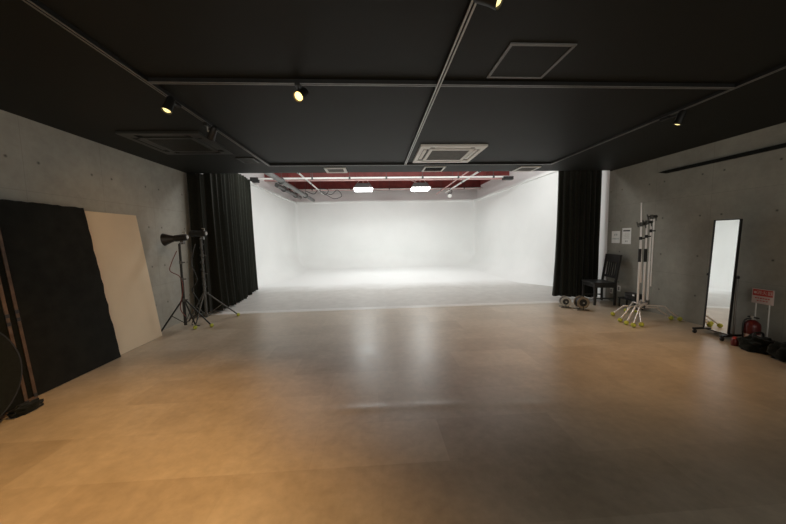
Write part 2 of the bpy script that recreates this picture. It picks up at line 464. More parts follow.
# track spotlights
def track_spot(mount, bulb, aim, lit, label, energy):
    t = thing('track_spotlight', label, 'spotlight', mount, 'spotlights on the ceiling tracks')
    mount, bulb = V(mount), V(bulb); d = V(aim).normalized()
    MB().box2(mount + V((-.02, -.05, -.03)), mount + V((.02, .05, 0)), .004).build('adapter', 'black', t)
    back = bulb - d * .10
    MB().tube([mount + V((0, 0, -.03)), V((mount.x, mount.y, back.z + .03)), back], .008, 8).build('stem', 'black' if lit else 'steelrim', t, smooth=40)
    MB().lathe(bulb - d * .15, d, [(.02, 0), (.034, .02), (.036, .10), (.042, .145), (.038, .146), (.034, .13)]).build('lamp_head', 'black', t, smooth=40)
    MB().lathe(bulb - d * .02, d, [(.033, 0), (.02, .014), (.004, .018)], 16).build('bulb', 'bulb' if lit == 2 else ('bulb_dim' if lit else 'whitemetal'), t, smooth=60)
    if energy:
        L = bpy.data.lights.new('spot', 'SPOT'); L.energy = energy; L.color = (1, .56, .2)
        L.spot_size = math.radians(100); L.spot_blend = .9; L.shadow_soft_size = .03
        o = bpy.data.objects.new('warm_spot_light', L); COL.objects.link(o)
        o.location = bulb + d * .03; o.rotation_euler = d.to_track_quat('-Z', 'Y').to_euler()
Zm = CZ - .034
SE = 1.0
track_spot((-.593, 2.63, Zm), (-.565, 2.47, 2.565), (-.3, -.85, -.75), 2, 'glaring orange spotlight on the cross track, facing the viewer', 135 * SE)
track_spot((-1.78, 2.98, Zm), (-1.77, 2.82, 2.592), (-.15, -.35, -.95), 1, 'lit yellow spotlight hanging from the left track, nearer the viewer', 140 * SE)
track_spot((-1.78, 3.5, Zm), (-1.73, 3.45, 2.56), (-.62, .5, -.75), 0, 'spotlight with shiny stem on the left track, turned away towards the beige board', 24 * SE)
track_spot((3.26, 3.28, Zm), (3.26, 3.14, 2.60), (-.2, .3, -1), 1, 'lit yellow spotlight hanging from the right track above the standing mirror', 105 * SE)
track_spot((.575, 1.52, Zm), (.64, 1.52, 2.60), (.9, -.5, -.6), 1, 'lit spotlight on the middle track at the top edge of the view', 2 * SE)
def hidden_spot(loc, aim, e):
    L = bpy.data.lights.new('spot', 'SPOT'); L.energy = e; L.color = (1, .56, .2); L.spot_size = math.radians(95); L.spot_blend = 1; L.shadow_soft_size = .04
    o = bpy.data.objects.new('warm_spot_light', L); COL.objects.link(o); o.location = loc
    o.rotation_euler = V(aim).to_track_quat('-Z', 'Y').to_euler()
hidden_spot((-1.78, .9, 2.58), (.05, .15, -1), 100 * SE)  # unseen lamp added to brighten the near floor

# ------------------------------------------------------------------ ceiling units
def cassette(x0, x1, y0, y1, frame, panel, label):
    t = thing('air_conditioner', label, 'air conditioner', ((x0 + x1) / 2, (y0 + y1) / 2, CZ))
    zb, zt = CZ - .03, CZ - .001
    iw = .20
    m = MB()      # outer frame ring
    for a, b in (((x0, y0), (x1, y0 + .06)), ((x0, y1 - .06), (x1, y1)), ((x0, y0 + .06), (x0 + .06, y1 - .06)), ((x1 - .06, y0 + .06), (x1, y1 - .06))):
        m.box2((*a, zb), (*b, zt))
    m.build('outer_frame', frame, t)
    MB().box2((x0 + .055, y0 + .055, CZ - .012), (x1 - .055, y1 - .055, zt)).build('slot_recess', 'black', t)
    # four flaps
    for a, b in (((x0 + .22, y0 + .075), (x1 - .22, y0 + .125)), ((x0 + .22, y1 - .125), (x1 - .22, y1 - .075)),
                 ((x0 + .075, y0 + .22), (x0 + .125, y1 - .22)), ((x1 - .125, y0 + .22), (x1 - .075, y1 - .22))):
        MB().box2((*a, CZ - .024), (*b, CZ - .011), .004).build('flap', panel, t)
    m = MB()
    for a, b in (((x0 + .15, y0 + .15), (x1 - .15, y0 + iw)), ((x0 + .15, y1 - iw), (x1 - .15, y1 - .15)),
                 ((x0 + .15, y0 + iw), (x0 + iw, y1 - iw)), ((x1 - iw, y0 + iw), (x1 - .15, y1 - iw))):
        m.box2((*a, zb - .004), (*b, zt))
    for sx in (x0 + .06, x1 - .15):
        for sy in (y0 + .06, y1 - .15):
            m.box2((sx, sy, zb), (sx + .09, sy + .09, zt))
    m.build('panel', panel, t)
    g = MB(); g.box2((x0 + iw, y0 + iw, CZ - .02), (x1 - iw, y1 - iw, CZ - .004))
    n = 16
    for i in range(n + 1):
        y = y0 + iw + (y1 - y0 - 2 * iw) * i / n
        g.box2((x0 + iw, y - .006, zb), (x1 - iw, y + .006, CZ - .018))
    g.build('grille', 'grille' if frame == 'acwhite' else 'acblack', t)
cassette(.69, 1.66, 4.35, 5.31, 'acwhite', 'acwhite', 'white square ceiling air conditioner with grey grille')
cassette(-2.99, -2.05, 3.82, 4.72, 'acblack', 'acblack', 'black painted ceiling air conditioner above the beige board')

def square_vent(x0, x1, y0, y1, frame, inner, label, fw=.035, sides_only=False):
    t = thing('ceiling_vent', label, 'vent', ((x0 + x1) / 2, (y0 + y1) / 2, CZ), 'square vents by the ceiling edge')
    z0, z1 = CZ - .018, CZ - .001
    m = MB()
    parts = [((x0, y0 + fw), (x0 + fw, y1 - fw)), ((x1 - fw, y0 + fw), (x1, y1 - fw)), ((x0, y0), (x1, y0 + fw)), ((x0, y1 - fw), (x1, y1))]
    for a, b in parts: m.box2((*a, z0), (*b, z1))
    m.build('frame', frame, t)
    g = MB(); g.box2((x0 + fw, y0 + fw, CZ - .008), (x1 - fw, y1 - fw, z1))
    for i in range(1, 9):
        y = y0 + fw + (y1 - y0 - 2 * fw) * i / 9
        g.box2((x0 + fw, y - .006, CZ - .014), (x1 - fw, y + .006, CZ - .007))
    g.build('grille', inner, t)
square_vent(-.90, -.50, 5.74, 6.13, 'acwhite', 'grille', 'white framed square vent left of the middle track at the ceiling edge', .05)
square_vent(.97, 1.37, 5.68, 6.08, 'acwhite', 'ceil', 'white framed square vent with black centre, beyond the white air conditioner', .028)
square_vent(2.84, 3.24, 5.74, 6.14, 'acwhite', 'grille', 'white framed square vent nearest the right wall at the ceiling edge', .035)
square_vent(-2.15, -1.88, 5.0, 5.3, 'acblack', 'acblack', 'small black vent between the black air conditioner and the left track', .03)

t = thing('access_hatch', 'square grey framed access hatch in the black ceiling right of the middle track', 'hatch', (1.19, 2.33, CZ))
m = MB(); x0, x1, y0, y1, fw = .955, 1.425, 2.105, 2.55, .022
for a, b in (((x0, y0), (x1, y0 + fw)), ((x0, y1 - fw), (x1, y1)), ((x0, y0 + fw), (x0 + fw, y1 - fw)), ((x1 - fw, y0 + fw), (x1, y1 - fw))):
    m.box2((*a, CZ - .010), (*b, CZ - .001))
m.build('frame', 'greymetal', t)
MB().box2((x0 + fw, y0 + fw, CZ - .006), (x1 - fw, y1 - fw, CZ - .001)).build('hatch_panel', 'ceil', t)

# ------------------------------------------------------------------ curtains
def curtain(path, ztop, zbot, folds, amp0, amp1, label, flare, end_flare, seed):
    rnd = random.Random(seed)
    pp = curve_pts([(*p, 0) for p in path], 24)
    L = [0]
    for a, b in zip(pp, pp[1:]): L.append(L[-1] + (b - a).length)
    T = L[-1]; n = folds * 14
    ph = [rnd.uniform(-.9, .9) for _ in range(folds + 2)]; am = [rnd.uniform(.55, 1.25) for _ in range(folds + 2)]
    hem = [rnd.uniform(-.02, .035) for _ in range(folds + 2)]
    def at(s):
        s = max(0, min(T, s)); i = 0
        while i < len(L) - 2 and L[i + 1] < s: i += 1
        t = (s - L[i]) / max(1e-6, L[i + 1] - L[i]); p = pp[i].lerp(pp[i + 1], t); d = (pp[i + 1] - pp[i]).normalized()
        return p, V((d.y, -d.x, 0)), d
    rows = []
    nv = 30
    for j in range(nv + 1):
        v = j / nv; row = []
        for i in range(n + 1):
            u = i / n; p, nn, d = at(u * T)
            k = u * folds; ki = int(min(k, folds - 1)); fr = k - ki
            a = am[ki] * (1 - fr) + am[ki + 1] * fr; f = ph[ki] * (1 - fr) + ph[ki + 1] * fr
            amp = amp0 + (amp1 - amp0) * v
            w = math.sin(2 * PI * k + f * (.4 + v)) + .3 * math.sin(4 * PI * k + 2 * f + v * 1.5)
            q = p + nn * (amp * a * w + flare * (1 - u) * v ** 2.2) + d * (amp * .5 * math.cos(2 * PI * k + f))
            q += d * (end_flare * v ** 3 * max(0, u - .8) / .2)
            zb = zbot + hem[ki] * (1 - fr) + hem[ki + 1] * fr
            zt = ztop if q.y > YE + .03 else min(ztop, CZ - .012)
            q.z = zt + (zb - zt) * v
            row.append(q)
        rows.append(row)
    o = MB().grid(rows).build('stage_curtain', 'curtain', smooth=80)
    md = o.modifiers.new('thick', 'SOLIDIFY'); md.thickness = .006; md.offset = 0
    tag(o, label, 'curtain', 'black side curtains')
    return o
curtain([(-3.53, 6.05), (-3.36, 6.10), (-3.2, 6.32), (-3.22, 7.0), (-3.32, 7.9), (-3.42, 8.78)], 3.12, .045, 16, .03, .06,
        'long black curtain drawn back along the left white wall behind the light stands', .10, .15, 5)
curtain([(4.96, 6.38), (4.76, 6.36), (4.51, 6.39), (4.28, 6.47), (4.13, 6.58)], 3.0, .05, 8, .042, .07,
        'black curtain bunched at the right side of the opening behind the chair', .03, .06, 8)

# ------------------------------------------------------------------ boards against the left wall
def leaning_panel(name, y0, y1, xb, xt, zt, th, mat, label, ragged=0, seed=1, lean=-.05):
    """a board whose foot stands at xb and whose top rests at xt"""
    rnd = random.Random(seed)
    up = V((xt - xb, lean, zt)); n = V((zt, 0, xb - xt)).normalized()
    pts = []
    nseg = 22 if ragged else 1
    def P(y, f): return V((xb, y, 0)) + up * f
    for i in range(nseg): pts.append(P(y1 + (rnd.uniform(-1, 1) * ragged if i else 0), i / nseg))
    for i in range(nseg): pts.append(P(y1 + (y0 - y1) * i / nseg, 1 + (rnd.uniform(-.3, .3) * ragged if i else 0)))
    for i in range(nseg): pts.append(P(y0 + (rnd.uniform(-1, 1) * ragged if i else 0), 1 - i / nseg))
    for i in range(nseg): pts.append(P(y0 + (y1 - y0) * i / nseg, 0))
    o = MB().prism(pts, n * th).build(name, mat)
    tag(o, label, 'board')
    return o
leaning_panel('leaning_board', 3.88, 4.83, -3.38, -3.553, 1.865, .022, 'beige', 'plain beige board leaning on the left concrete wall', lean=-.08)
leaning_panel('leaning_board', 2.9, 3.985, -3.35, -3.522, 1.89, .05, 'blackmat', 'large black foam board with nicked edges leaning on the left concrete wall', .010, 3, -.11)
def stretcher(xb, xt, y0, y1, zt, label):
    t = thing('stretched_cloth', label, 'cloth screen', (xb, (y0 + y1) / 2, 0), 'wooden cloth frames leaning at the left edge')
    up = V((xt - xb, 0, zt)); L = up.length; upn = up.normalized(); n = V((upn.z, 0, -upn.x)); w = .028; th = .032
    def plank(p, q, wid, nm, mat, parent=t, thick=th, off=0):
        # p,q end points on the back plane
        p, q = V(p) + n * off, V(q) + n * off; d = (q - p).normalized(); side = n.cross(d).normalized()
        m = MB(); m.prism([p - side * wid / 2, q - side * wid / 2, q + side * wid / 2, p + side * wid / 2], n * thick)
        return m.build(nm, mat, parent)
    A = V((xb, y1 - w / 2, 0)); B = A + up
    plank(A, B, w, 'stile', 'wood')
    A2 = V((xb, y0 + w / 2, 0)); plank(A2, A2 + up, w, 'stile', 'wood')
    for f in (.5 * w / L, 1 - .5 * w / L):
        a = V((xb, y0 + w, 0)) + up * f; b = V((xb, y1 - w, 0)) + up * f
        plank(a, b, w, 'rail', 'wood')
    a = V((xb, (y0 + y1) / 2, 0)) + up * .02; plank(a, a + up * .96, y1 - y0 - 2 * w, 'cloth', 'bagcloth', thick=.006, off=.02)
    # chequered black tape around the outer stile
    for f0 in (.02, .04, .40, .42, .44, .46):
        k = int(round(f0 * 50)) % 2
        c = A + up * f0 + n * (th * (.25 + .5 * k))
        rot = Matrix((n, V((0, 1, 0)), upn)).transposed()
        MB().box(c, (th * .55, w + .004, L * .018), rot).build('tape', 'black', t)
stretcher(-3.295, -3.463, 2.06, 2.985, 1.84, 'wooden frame with black cloth leaning right against the black foam board')
stretcher(-3.215, -3.383, 1.92, 2.838, 1.82, 'wooden frame with black cloth, the outer one of two at the left edge')
# round black reflector bag leaning in front
t = thing('folding_reflector', 'round black folded reflector disc leaning on the wooden frames', 'reflector', (-3.06, 2.3, 0))
tilt = V((1, 0.02, .13)).normalized(); dc = V((-3.115, 2.30, .475))
MB().lathe(dc, tilt, [(.44, 0), (.44, .016)], 48).build('disc', 'bagcloth', t, smooth=30)
xx, yy, dd = frame_from(tilt); c = dc + tilt * .008
MB().tube([c + (xx * math.cos(2 * PI * k / 48) + yy * math.sin(2 * PI * k / 48)) * .446 for k in range(49)],   .010, 6, False).build('rim', 'black', t, smooth=60)
def sack(name, c, size, label, group=None, seed=1, mat='bagcloth', handle=True, cat='bag'):
    rnd = random.Random(seed)
    t = thing(name, label, cat, (c[0], c[1], 0), group)
    m = MB(); r = bmesh.ops.create_uvsphere(m.bm, u_segments=44, v_segments=28, radius=1)
    from mathutils import noise
    for v in m.bm.verts:
        p = v.co.copy()
        q = V((math.copysign(abs(p.x) ** .75, p.x), math.copysign(abs(p.y) ** .75, p.y), p.z))
        k = 1 + .30 * noise.noise(p * 2.2 + V((seed * 3.1, 0, 0))) + .13 * noise.noise(p * 6 + V((seed, 2, 0)))
        q = q * k
        z = max(q.z, -.62) + .62
        v.co = V((c[0] + q.x * size[0] / 2, c[1] + q.y * size[1] / 2, z * size[2] / 1.62))
    m.build('sack_body', mat, t, smooth=80)
    if handle:
        h = size[2] * .9
        MB().tube(curve_pts([(c[0] - .07, c[1], h), (c[0] - .05, c[1], h + .06), (c[0] + .05, c[1], h + .06), (c[0] + .07, c[1], h)], 6), .011, 8).build('handle', 'black', t, smooth=60)
sack('cloth_bundle', (-3.10, 2.74, 0), (.10, .22, .075), 'low crumpled black cloth at the foot of the wooden frames', seed=4, handle=False, cat='cloth')

# ------------------------------------------------------------------ light stands left
def light_stand(c, top, apex, tips, balls, label, group, polemat='black', strobe_dir=(-1, 0, 0), cone=True):
    c = V(c); t = thing('light_stand', label, 'light stand', c, group)
    MB().tube([c + V((0, 0, .10)), c + V((0, 0, apex + .35))], .022, 10).build('lower_tube', polemat, t, smooth=40)
    MB().tube([c + V((0, 0, apex + .35)), c + V((0, 0, top))], .018, 10).build('upper_tube', polemat, t, smooth=40)
    for z in (apex, apex + .34, top - .3):
        m = MB(); m.tube([c + V((0, 0, z - .025)), c + V((0, 0, z + .025))], .024, 12)
        m.tube([c + V((.02, 0, z)), c + V((.06, .01, z))], .009, 8); m.build('collar', 'dkmetal', t, smooth=40)
    for tip, bl in zip(tips, balls):
        tip = V((*tip, .01)); a = c + V((0, 0, apex)); d = (tip - a); d.z = 0; d.normalize()
        foot = tip + V((0, 0, .02 if bl else .004))
        leg = MB().tube([a + d * .02, foot], .012, 8).build('leg', polemat, t, smooth=40)
        MB().tube([c + V((0, 0, .14)) + d * .015, a.lerp(foot, .5)], .006, 6).build('brace', polemat, t, smooth=40)
        if bl: MB().ball(tip + V((0, 0, .023)), .033).build('tennis_ball', 'ball', leg, smooth=80)
    return t
def strobe(c, d, label, cone, seed):
    d = V(d).normalized(); t = thing('studio_strobe', label, 'studio light', c, 'studio strobes on the left light stands'); c = V(c)
    MB().lathe(c - d * .11, d, [(.04, 0), (.052, .012), (.052, .17), (.045, .19)]).build('body', 'black', t, smooth=40)
    if cone: MB().lathe(c + d * .075, d, [(.045, 0), (.052, .02), (.06, .05), (.098, .145), (.10, .15), (.092, .14), (.045, .02)]).build('reflector', 'black', t, smooth=35)
    else: MB().lathe(c + d * .075, d, [(.056, 0), (.06, .07), (.05, .09)]).build('reflector', 'black', t, smooth=35)
    m = MB(); m.box(c - d * .04 + V((0, 0, -.075)), (.05, .05, .06)); m.tube([c - d * .05 + V((0, -.03, -.08)), c - d * .05 + V((0, -.10, -.09))], .01)
    m.build('tilt_bracket', 'dkmetal', t, smooth=40)
    m = MB(); x, y, _ = frame_from(d); m.lathe(c - d * .108, -d, [(.03, 0), (.028, .012)]); m.tube([c - d * .08 + V((0, 0, .05)), c - d * .09 + V((0, 0, .085)), c - d * .04 + V((0, 0, .085))], .008)
    m.build('back_plate', 'steelrim', t, smooth=40)
c1 = (-3.13, 5.05, 0)
light_stand(c1, 1.43, .52, [(-3.47, 4.95), (-2.81, 5.22), (-3.2, 5.42)], [0, 1, 0], 'black light stand beside the beige board', 'light stands by the left curtain')
strobe((-3.12, 5.05, 1.525), (-1, -.12, -.1), 'black strobe with flared reflector on the stand beside the beige board', True, 1)
c2 = (-3.05, 5.52, 0)
light_stand(c2, 1.515, .55, [(-3.03, 5.13), (-2.68, 5.93), (-3.42, 5.62)], [1, 1, 0], 'black and steel light stand in front of the left curtain', 'light stands by the left curtain', 'dkmetal')
strobe((-3.06, 5.52, 1.60), (-1, .12, 0), 'black strobe without flared reflector, on the stand in front of the left curtain', False, 2)
tag(MB().tube(curve_pts([(-3.16, 5.02, 1.32), (-3.24, 4.99, 1.12), (-3.27, 5.0, 1.0), (-3.15, 5.03, .9), (-3.11, 5.02, .7), (-3.16, 5.0, .4), (-3.1, 5.02, .25)], 8), .006, 6).build('power_cable', 'redcable', smooth=60), 'thin dark red cable dangling beside the stand next to the beige board', 'cable')
tag(MB().tube([(c2[0] + (.029 + .006 * math.sin(k * .37)) * math.cos(k * .42), c2[1] + (.029 + .006 * math.sin(k * .37)) * math.sin(k * .42), 1.42 - .0085 * k) for k in range(100)], .006, 6).build('power_cable', 'cable', smooth=60), 'black cable wound around the stand in front of the left curtain', 'cable')
tag(MB().tube(curve_pts([(-3.14, 5.5, 1.42), (-3.2, 5.45, 1.1), (-3.13, 5.46, .8), (-3.22, 5.45, .6), (-3.12, 5.47, .35), (-3.25, 5.42, .02), (-3.05, 5.3, .012)], 8), .007, 6).build('power_cable', 'cable', smooth=60), 'black cable hanging between the two left light stands', 'cable')

# ------------------------------------------------------------------ right side: C-stands
def c_stand(c, hub, top, legs, poletop, label, arm=None):
    c = V(c); t = thing('steel_stand', label, 'light stand', c, 'nested chrome stands with tennis ball feet')
    MB().tube([c + V((0, 0, hub - .06)), c + V((0, 0, .98))], .0165, 12).build('lower_tube', 'chrome', t, smooth=40)
    MB().tube([c + V((0, 0, .97)), c + V((0, 0, 1.19))], .024, 12).build('sleeve', 'black', t, smooth=40) if poletop else None
    MB().tube([c + V((0, 0, .96 if not poletop else 1.18)), c + V((0, 0, top))], .0125, 12).build('upper_tube', 'chrome', t, smooth=40)
    m = MB(); m.tube([c + V((0, 0, hub - .05)), c + V((0, 0, hub + .05))], .03, 14); m.build('hub', 'dkmetal', t, smooth=40)
    for (x, y) in legs:
        tip = V((x, y, .035)); d = V((x - c.x, y - c.y, 0)); L = d.length; d.normalize()
        h = hub
        knee = c + d * (L * .62) + V((0, 0, h))
        leg = MB().tube([c + d * .02 + V((0, 0, h)), knee - d * .05, knee - d * .015 + V((0, 0, -.006)), knee + d * .012 + V((0, 0, -.035)), tip], .0125, 10).build('leg', 'chrome', t, smooth=60)
        MB().ball(tip, .036).build('tennis_ball', 'ball', leg, smooth=80)
    # grip head
    m = MB()
    m.tube([c + V((0, 0, top - .04)), c + V((0, 0, top + .03))], .026, 12)
    m.tube([c + V((-.05, .02, top)), c + V((.045, -.02, top))], .013, 10)
    m.tube([c + V((.045, -.04, top)), c + V((.045, .02, top))], .024, 10)
    m.tube([c + V((.045, -.03, top)), c + V((.055, -.03, top - .07))], .008, 8)
    m.tube([c + V((-.05, 0, top - .05)), c + V((-.05, .03, top + .035))], .010, 8)
    m.build('grip_head', 'dkmetal', t, smooth=40)
    m = MB(); m.tube([c + V((0, 0, top - .26)), c + V((0, 0, top - .21))], .022, 12); m.tube([c + V((.015, 0, top - .235)), c + V((.06, -.02, top - .235))], .010, 8)
    m.build('lock_collar', 'black', t, smooth=40)
    if arm:
        a, b = arm; MB().tube([a, b], .0115, 10).build('boom_arm', 'chrome', t, smooth=40)
    return t
c_stand((4.43, 4.78, 0), .20, 1.60, [(4.18, 5.0), (4.12, 4.36), (4.90, 4.64)], True, 'chrome stand with a tall thin arm, leftmost of the nested three', (V((4.45, 4.76, .62)), V((4.415, 4.78, 1.95))))
c_stand((4.51, 4.76, 0), .235, 1.63, [(4.00, 4.63), (4.97, 4.56), (4.6, 5.2)], True, 'chrome stand in the middle of the nested three')
c_stand((4.585, 4.76, 0), .27, 1.72, [(3.97, 4.47), (3.97, 4.34), (4.75, 5.15)], False, 'tallest chrome stand with the highest clamp, rightmost of the nested three', (V((4.64, 4.77, .55)), V((4.64, 4.77, 1.68))))

# black low case on wall side
t = thing('low_stand', 'low black stand against the right wall between the chair and the chrome stands', 'stand', (4.93, 5.48, 0))
MB().box2((4.84, 5.28, .165), (5.035, 5.68, .185), .004).build('top_plate', 'black', t)
for y in (5.30, 5.66):
    for x in (4.86, 5.015): MB().box2((x - .01, y - .01, 0), (x + .01, y + .01, .166)).build('leg', 'black', t)
t = thing('equipment_case', 'black box lying on the low black stand by the right wall', 'case', (4.94, 5.42, .185))
MB().box2((4.87, 5.32, .186), (5.02, 5.56, .30), .01).build('body', 'blackwood', t)
MB().tube([(4.868, 5.38, .25), (4.852, 5.38, .25), (4.852, 5.50, .25), (4.868, 5.50, .25)], .005).build('handle', 'black', t)
MB().box2((4.862, 5.33, .262), (4.872, 5.37, .292), .002).build('latch', 'acwhite', t)

# ------------------------------------------------------------------ chair
t = thing('dining_chair', 'black wooden chair with slatted tall back beside the right curtain', 'chair', (4.67, 5.97, 0))
o = V((4.67, 5.99, 0)); ang = math.radians(-9)
fx = V((-math.cos(ang), -math.sin(ang), 0)); fy = V((math.sin(ang), -math.cos(ang), 0)) * -1   # fx: facing direction
rotc = Matrix((fx, fy, V((0, 0, 1)))).transposed()
def C(x, y, z): return o + fx * x + fy * y + V((0, 0, z))
def cbox(nm, a, b, bev=.004, mat='blackwood'):
    a, b = V(a), V(b); c = (a + b) / 2
    return MB().box(C(*c), tuple(abs(k) for k in (b - a)), rotc, bev).build(nm, mat, t)
hw = .225
for s in (-1, 1):
    cbox('leg', (.17, s * hw - .02, 0), (.21, s * hw + .02, .43))
    # back leg and post in one raked piece
    m = MB(); yo = s * hw
    m.prism([C(-.21, yo - .018, 0), C(-.175, yo - .018, 0), C(-.175, yo - .018, .44), C(-.255, yo - .018, 1.02), C(-.285, yo - .018, 1.02), C(-.212, yo - .018, .44)], fy * .036)
    m.build('back_post', 'blackwood', t)
cbox('seat', (-.20, -hw - .025, .43), (.225, hw + .025, .465), .012)
cbox('apron', (.18, -hw + .02, .36), (.2, hw - .02, .43))
cbox('apron', (-.2, -hw + .02, .36), (-.18, hw - .02, .43))
for s in (-1, 1):
    cbox('apron', (-.18, s * hw - .01, .36), (.18, s * hw + .01, .43))
    cbox('stretcher', (-.18, s * hw - .01, .13), (.18, s * hw + .01, .155))
def back(z): return -.205 - (z - .44) * .13
m = MB(); m.prism([C(back(.86) + .01, -hw, .86), C(back(1.02) + .01, -hw, 1.02), C(back(1.02) - .022, -hw, 1.02), C(back(.86) - .022, -hw, .86)], fy * 2 * hw); m.build('crest_rail', 'blackwood', t)
m = MB(); m.prism([C(back(.55) + .01, -hw, .54), C(back(.60) + .01, -hw, .59), C(back(.60) - .016, -hw, .59), C(back(.55) - .016, -hw, .54)], fy * 2 * hw); m.build('lower_rail', 'blackwood', t)
for i in range(5):
    y = -.14 + .07 * i
    m = MB(); m.prism([C(back(.58) + .004, y - .015, .58), C(back(.88) + .004, y - .015, .88), C(back(.88) - .01, y - .015, .88), C(back(.58) - .01, y - .015, .58)], fy * .03); m.build('slat', 'blackwood', t)

# ------------------------------------------------------------------ cord reels
def reel(c, r, wid, axis, label, rim):
    c = V((c[0], c[1], r + .03)); a = V(axis).normalized(); t = thing('cord_reel', label, 'cord reel', (c.x, c.y, 0), 'cord reels at the foot of the right curtain')
    side = V((-a.y, a.x, 0))
    for s in (-1, 1):
        MB().lathe(c + a * s * wid / 2, a * s, [(r * .45, -.004), (r * .98, -.004), (r, 0), (r, .006), (r * .9, .008), (r * .84, .004), (r * .3, .004), (.01, .004)], 32).build('flange', rim, t, smooth=35)
        MB().lathe(c + a * s * (wid / 2 + .0042), a * s, [(r * .62, 0), (r * .60, .004), (.01, .004)], 28).build('hub_plate', 'black', t, smooth=35)
        m = MB(); q = c + a * s * (wid / 2 + .02)
        q = c + a * s * (wid / 2 + .012)
        m.tube([q + side * (r * .95) + V((0, 0, -c.z + .006)), q - side * (r * .95) + V((0, 0, -c.z + .006))], .006, 8)
        m.box(q + V((0, 0, -c.z / 2)), (.010, .006, c.z), Matrix((side, a, V((0, 0, 1)))).transposed())
        m.build('foot_frame', 'black', t, smooth=40)
    MB().lathe(c - a * (wid / 2 - .006), a, [(r * .82, 0)] + [(r * (.80 + .035 * (i % 2)), (wid - .012) * (i + .5) / 12) for i in range(12)] + [(r * .82, wid - .012)], 28).build('wound_cord', 'cable', t, smooth=60)
    MB().tube([c - a * (wid / 2 + .03), c + a * (wid / 2 + .03)], .014).build('axle', 'steelrim', t, smooth=40)
    MB().box(c + a * (wid / 2 + .013), (r * .36, r * .36, .012), Matrix((side, a.cross(side), a)).transposed(), .003).build('socket_plate', 'black', t)
reel((3.77, 5.72, 0), .095, .12, (-.35, -1, 0), 'smaller cord reel with bright rim, left of the pair by the curtain', 'steelrim')
reel((3.955, 5.50, 0), .115, .12, (-.15, -1, 0), 'larger tan cord reel, right of the pair in front of the chair', 'brass')

# ------------------------------------------------------------------ things on the right wall
def paper(y0, y1, z0, z1, label):
    t = thing('wall_notice', label, 'notice', (XR, (y0 + y1) / 2, z0), 'paper notices on the right wall')
    MB().box2((XR - .003, y0, z0), (XR - .0005, y1, z1)).build('sheet', 'paper', t)
    return t
def marks(t, rects, mat):
    m = MB()
    for y0, y1, z0, z1 in rects: m.box2((XR - .0042, y0, z0), (XR - .0031, y1, z1))
    m.build('lettering', mat, t)
rnd = random.Random(7)
def glyph(yc, zc, s):       # an illegible block character: a few strokes
    out = []
    for k in range(3):
        z = zc + s * (-.35 + .35 * k); out.append((yc - s * .4, yc + s * .4 * rnd.uniform(.5, 1), z - s * .06, z + s * .06))
    for k in range(2):
        y = yc + s * rnd.uniform(-.35, .35); out.append((y - s * .05, y + s * .05, zc - s * .45, zc + s * .45))
    return out
t = paper(5.935, 6.15, 1.25, 1.50, 'white notice with two lines of grey-green lettering, nearer the curtain')
marks(t, [g for i in range(2) for g in glyph(6.07 - .05 * i, 1.425, .04)] + [g for i in range(5) for g in glyph(6.115 - .036 * i, 1.34, .03)], 'ink')
t = paper(5.665, 5.88, 1.235, 1.555, 'tall white notice with dark heading bar, beside the chrome stands')
marks(t, [(5.69, 5.855, 1.488, 1.515)], 'inkblack')
marks(t, [g for i in range(2) for g in glyph(5.79 - .035 * i, 1.29, .03)], 'inkblack')
marks(t, [(5.70, 5.70 + .14 * rnd.uniform(.6, 1), 1.45 - .022 * i, 1.453 - .022 * i) for i in range(6)], 'grille')
def outlet(y, z, label):
    t = thing('wall_outlet', label, 'outlet', (XR, y, z), 'white outlets low on the right wall')
    MB().box2((XR - .010, y - .035, z - .06), (XR - .0005, y + .035, z + .06), .003).build('cover_plate', 'acwhite', t)
    MB().box2((XR - .013, y - .018, z - .038), (XR - .010, y + .018, z + .038), .001).build('socket', 'grille', t)
outlet(6.10, .23, 'white wall outlet behind the black chair legs')
outlet(5.90, .31, 'white wall outlet just above the low black stand')
t = thing('wall_rail', 'long black rail fixed high along the right concrete wall', 'rail', (XR, 2.5, 2.48))
MB().box2((XR - .045, .6, 2.462), (XR - .012, 4.98, 2.512), .004).build('bar', 'blackmat', t)
MB().prism([(XR - .045, 4.98, 2.512), (XR - .045, 4.98, 2.462), (XR - .045, 5.12, 2.503)], (.033, 0, 0)).build('end_cap', 'blackmat', t)
for y in (1.2, 2.6, 4.0, 4.8): MB().box2((XR - .012, y - .02, 2.46), (XR, y + .02, 2.51)).build('wall_bracket', 'dkmetal', t)

# ------------------------------------------------------------------ standing mirror
t = thing('standing_mirror', 'tall narrow mirror on a black wheeled stand by the right wall', 'mirror', (4.76, 3.81, 0))
a0, a1 = V((4.70, 0, .075)), V((4.765, 0, 1.61)); upm = (a1 - a0); ml = upm.length; upm.normalize(); nm_ = V((-upm.z, 0, upm.x))
y0, y1 = 3.665, 3.965
rotm = Matrix((nm_, V((0, 1, 0)), upm)).transposed(); cm = (a0 + a1) / 2; cm.y = (y0 + y1) / 2
MB().box(cm + nm_ * .004, (.006, y1 - y0 - .012, ml - .012), rotm).build('mirror_glass', 'mirror', t)
MB().box(cm - nm_ * .014, (.022, y1 - y0 - .004, ml - .004), rotm).build('back_board', 'black', t)
m = MB()
for s in (-1, 1):
    m.box(cm + V((0, s * (y1 - y0) / 2, 0)), (.034, .009, ml + .009), rotm)
    m.box(cm + upm * (s * ml / 2), (.034, y1 - y0, .009), rotm)
m.build('frame', 'black', t)
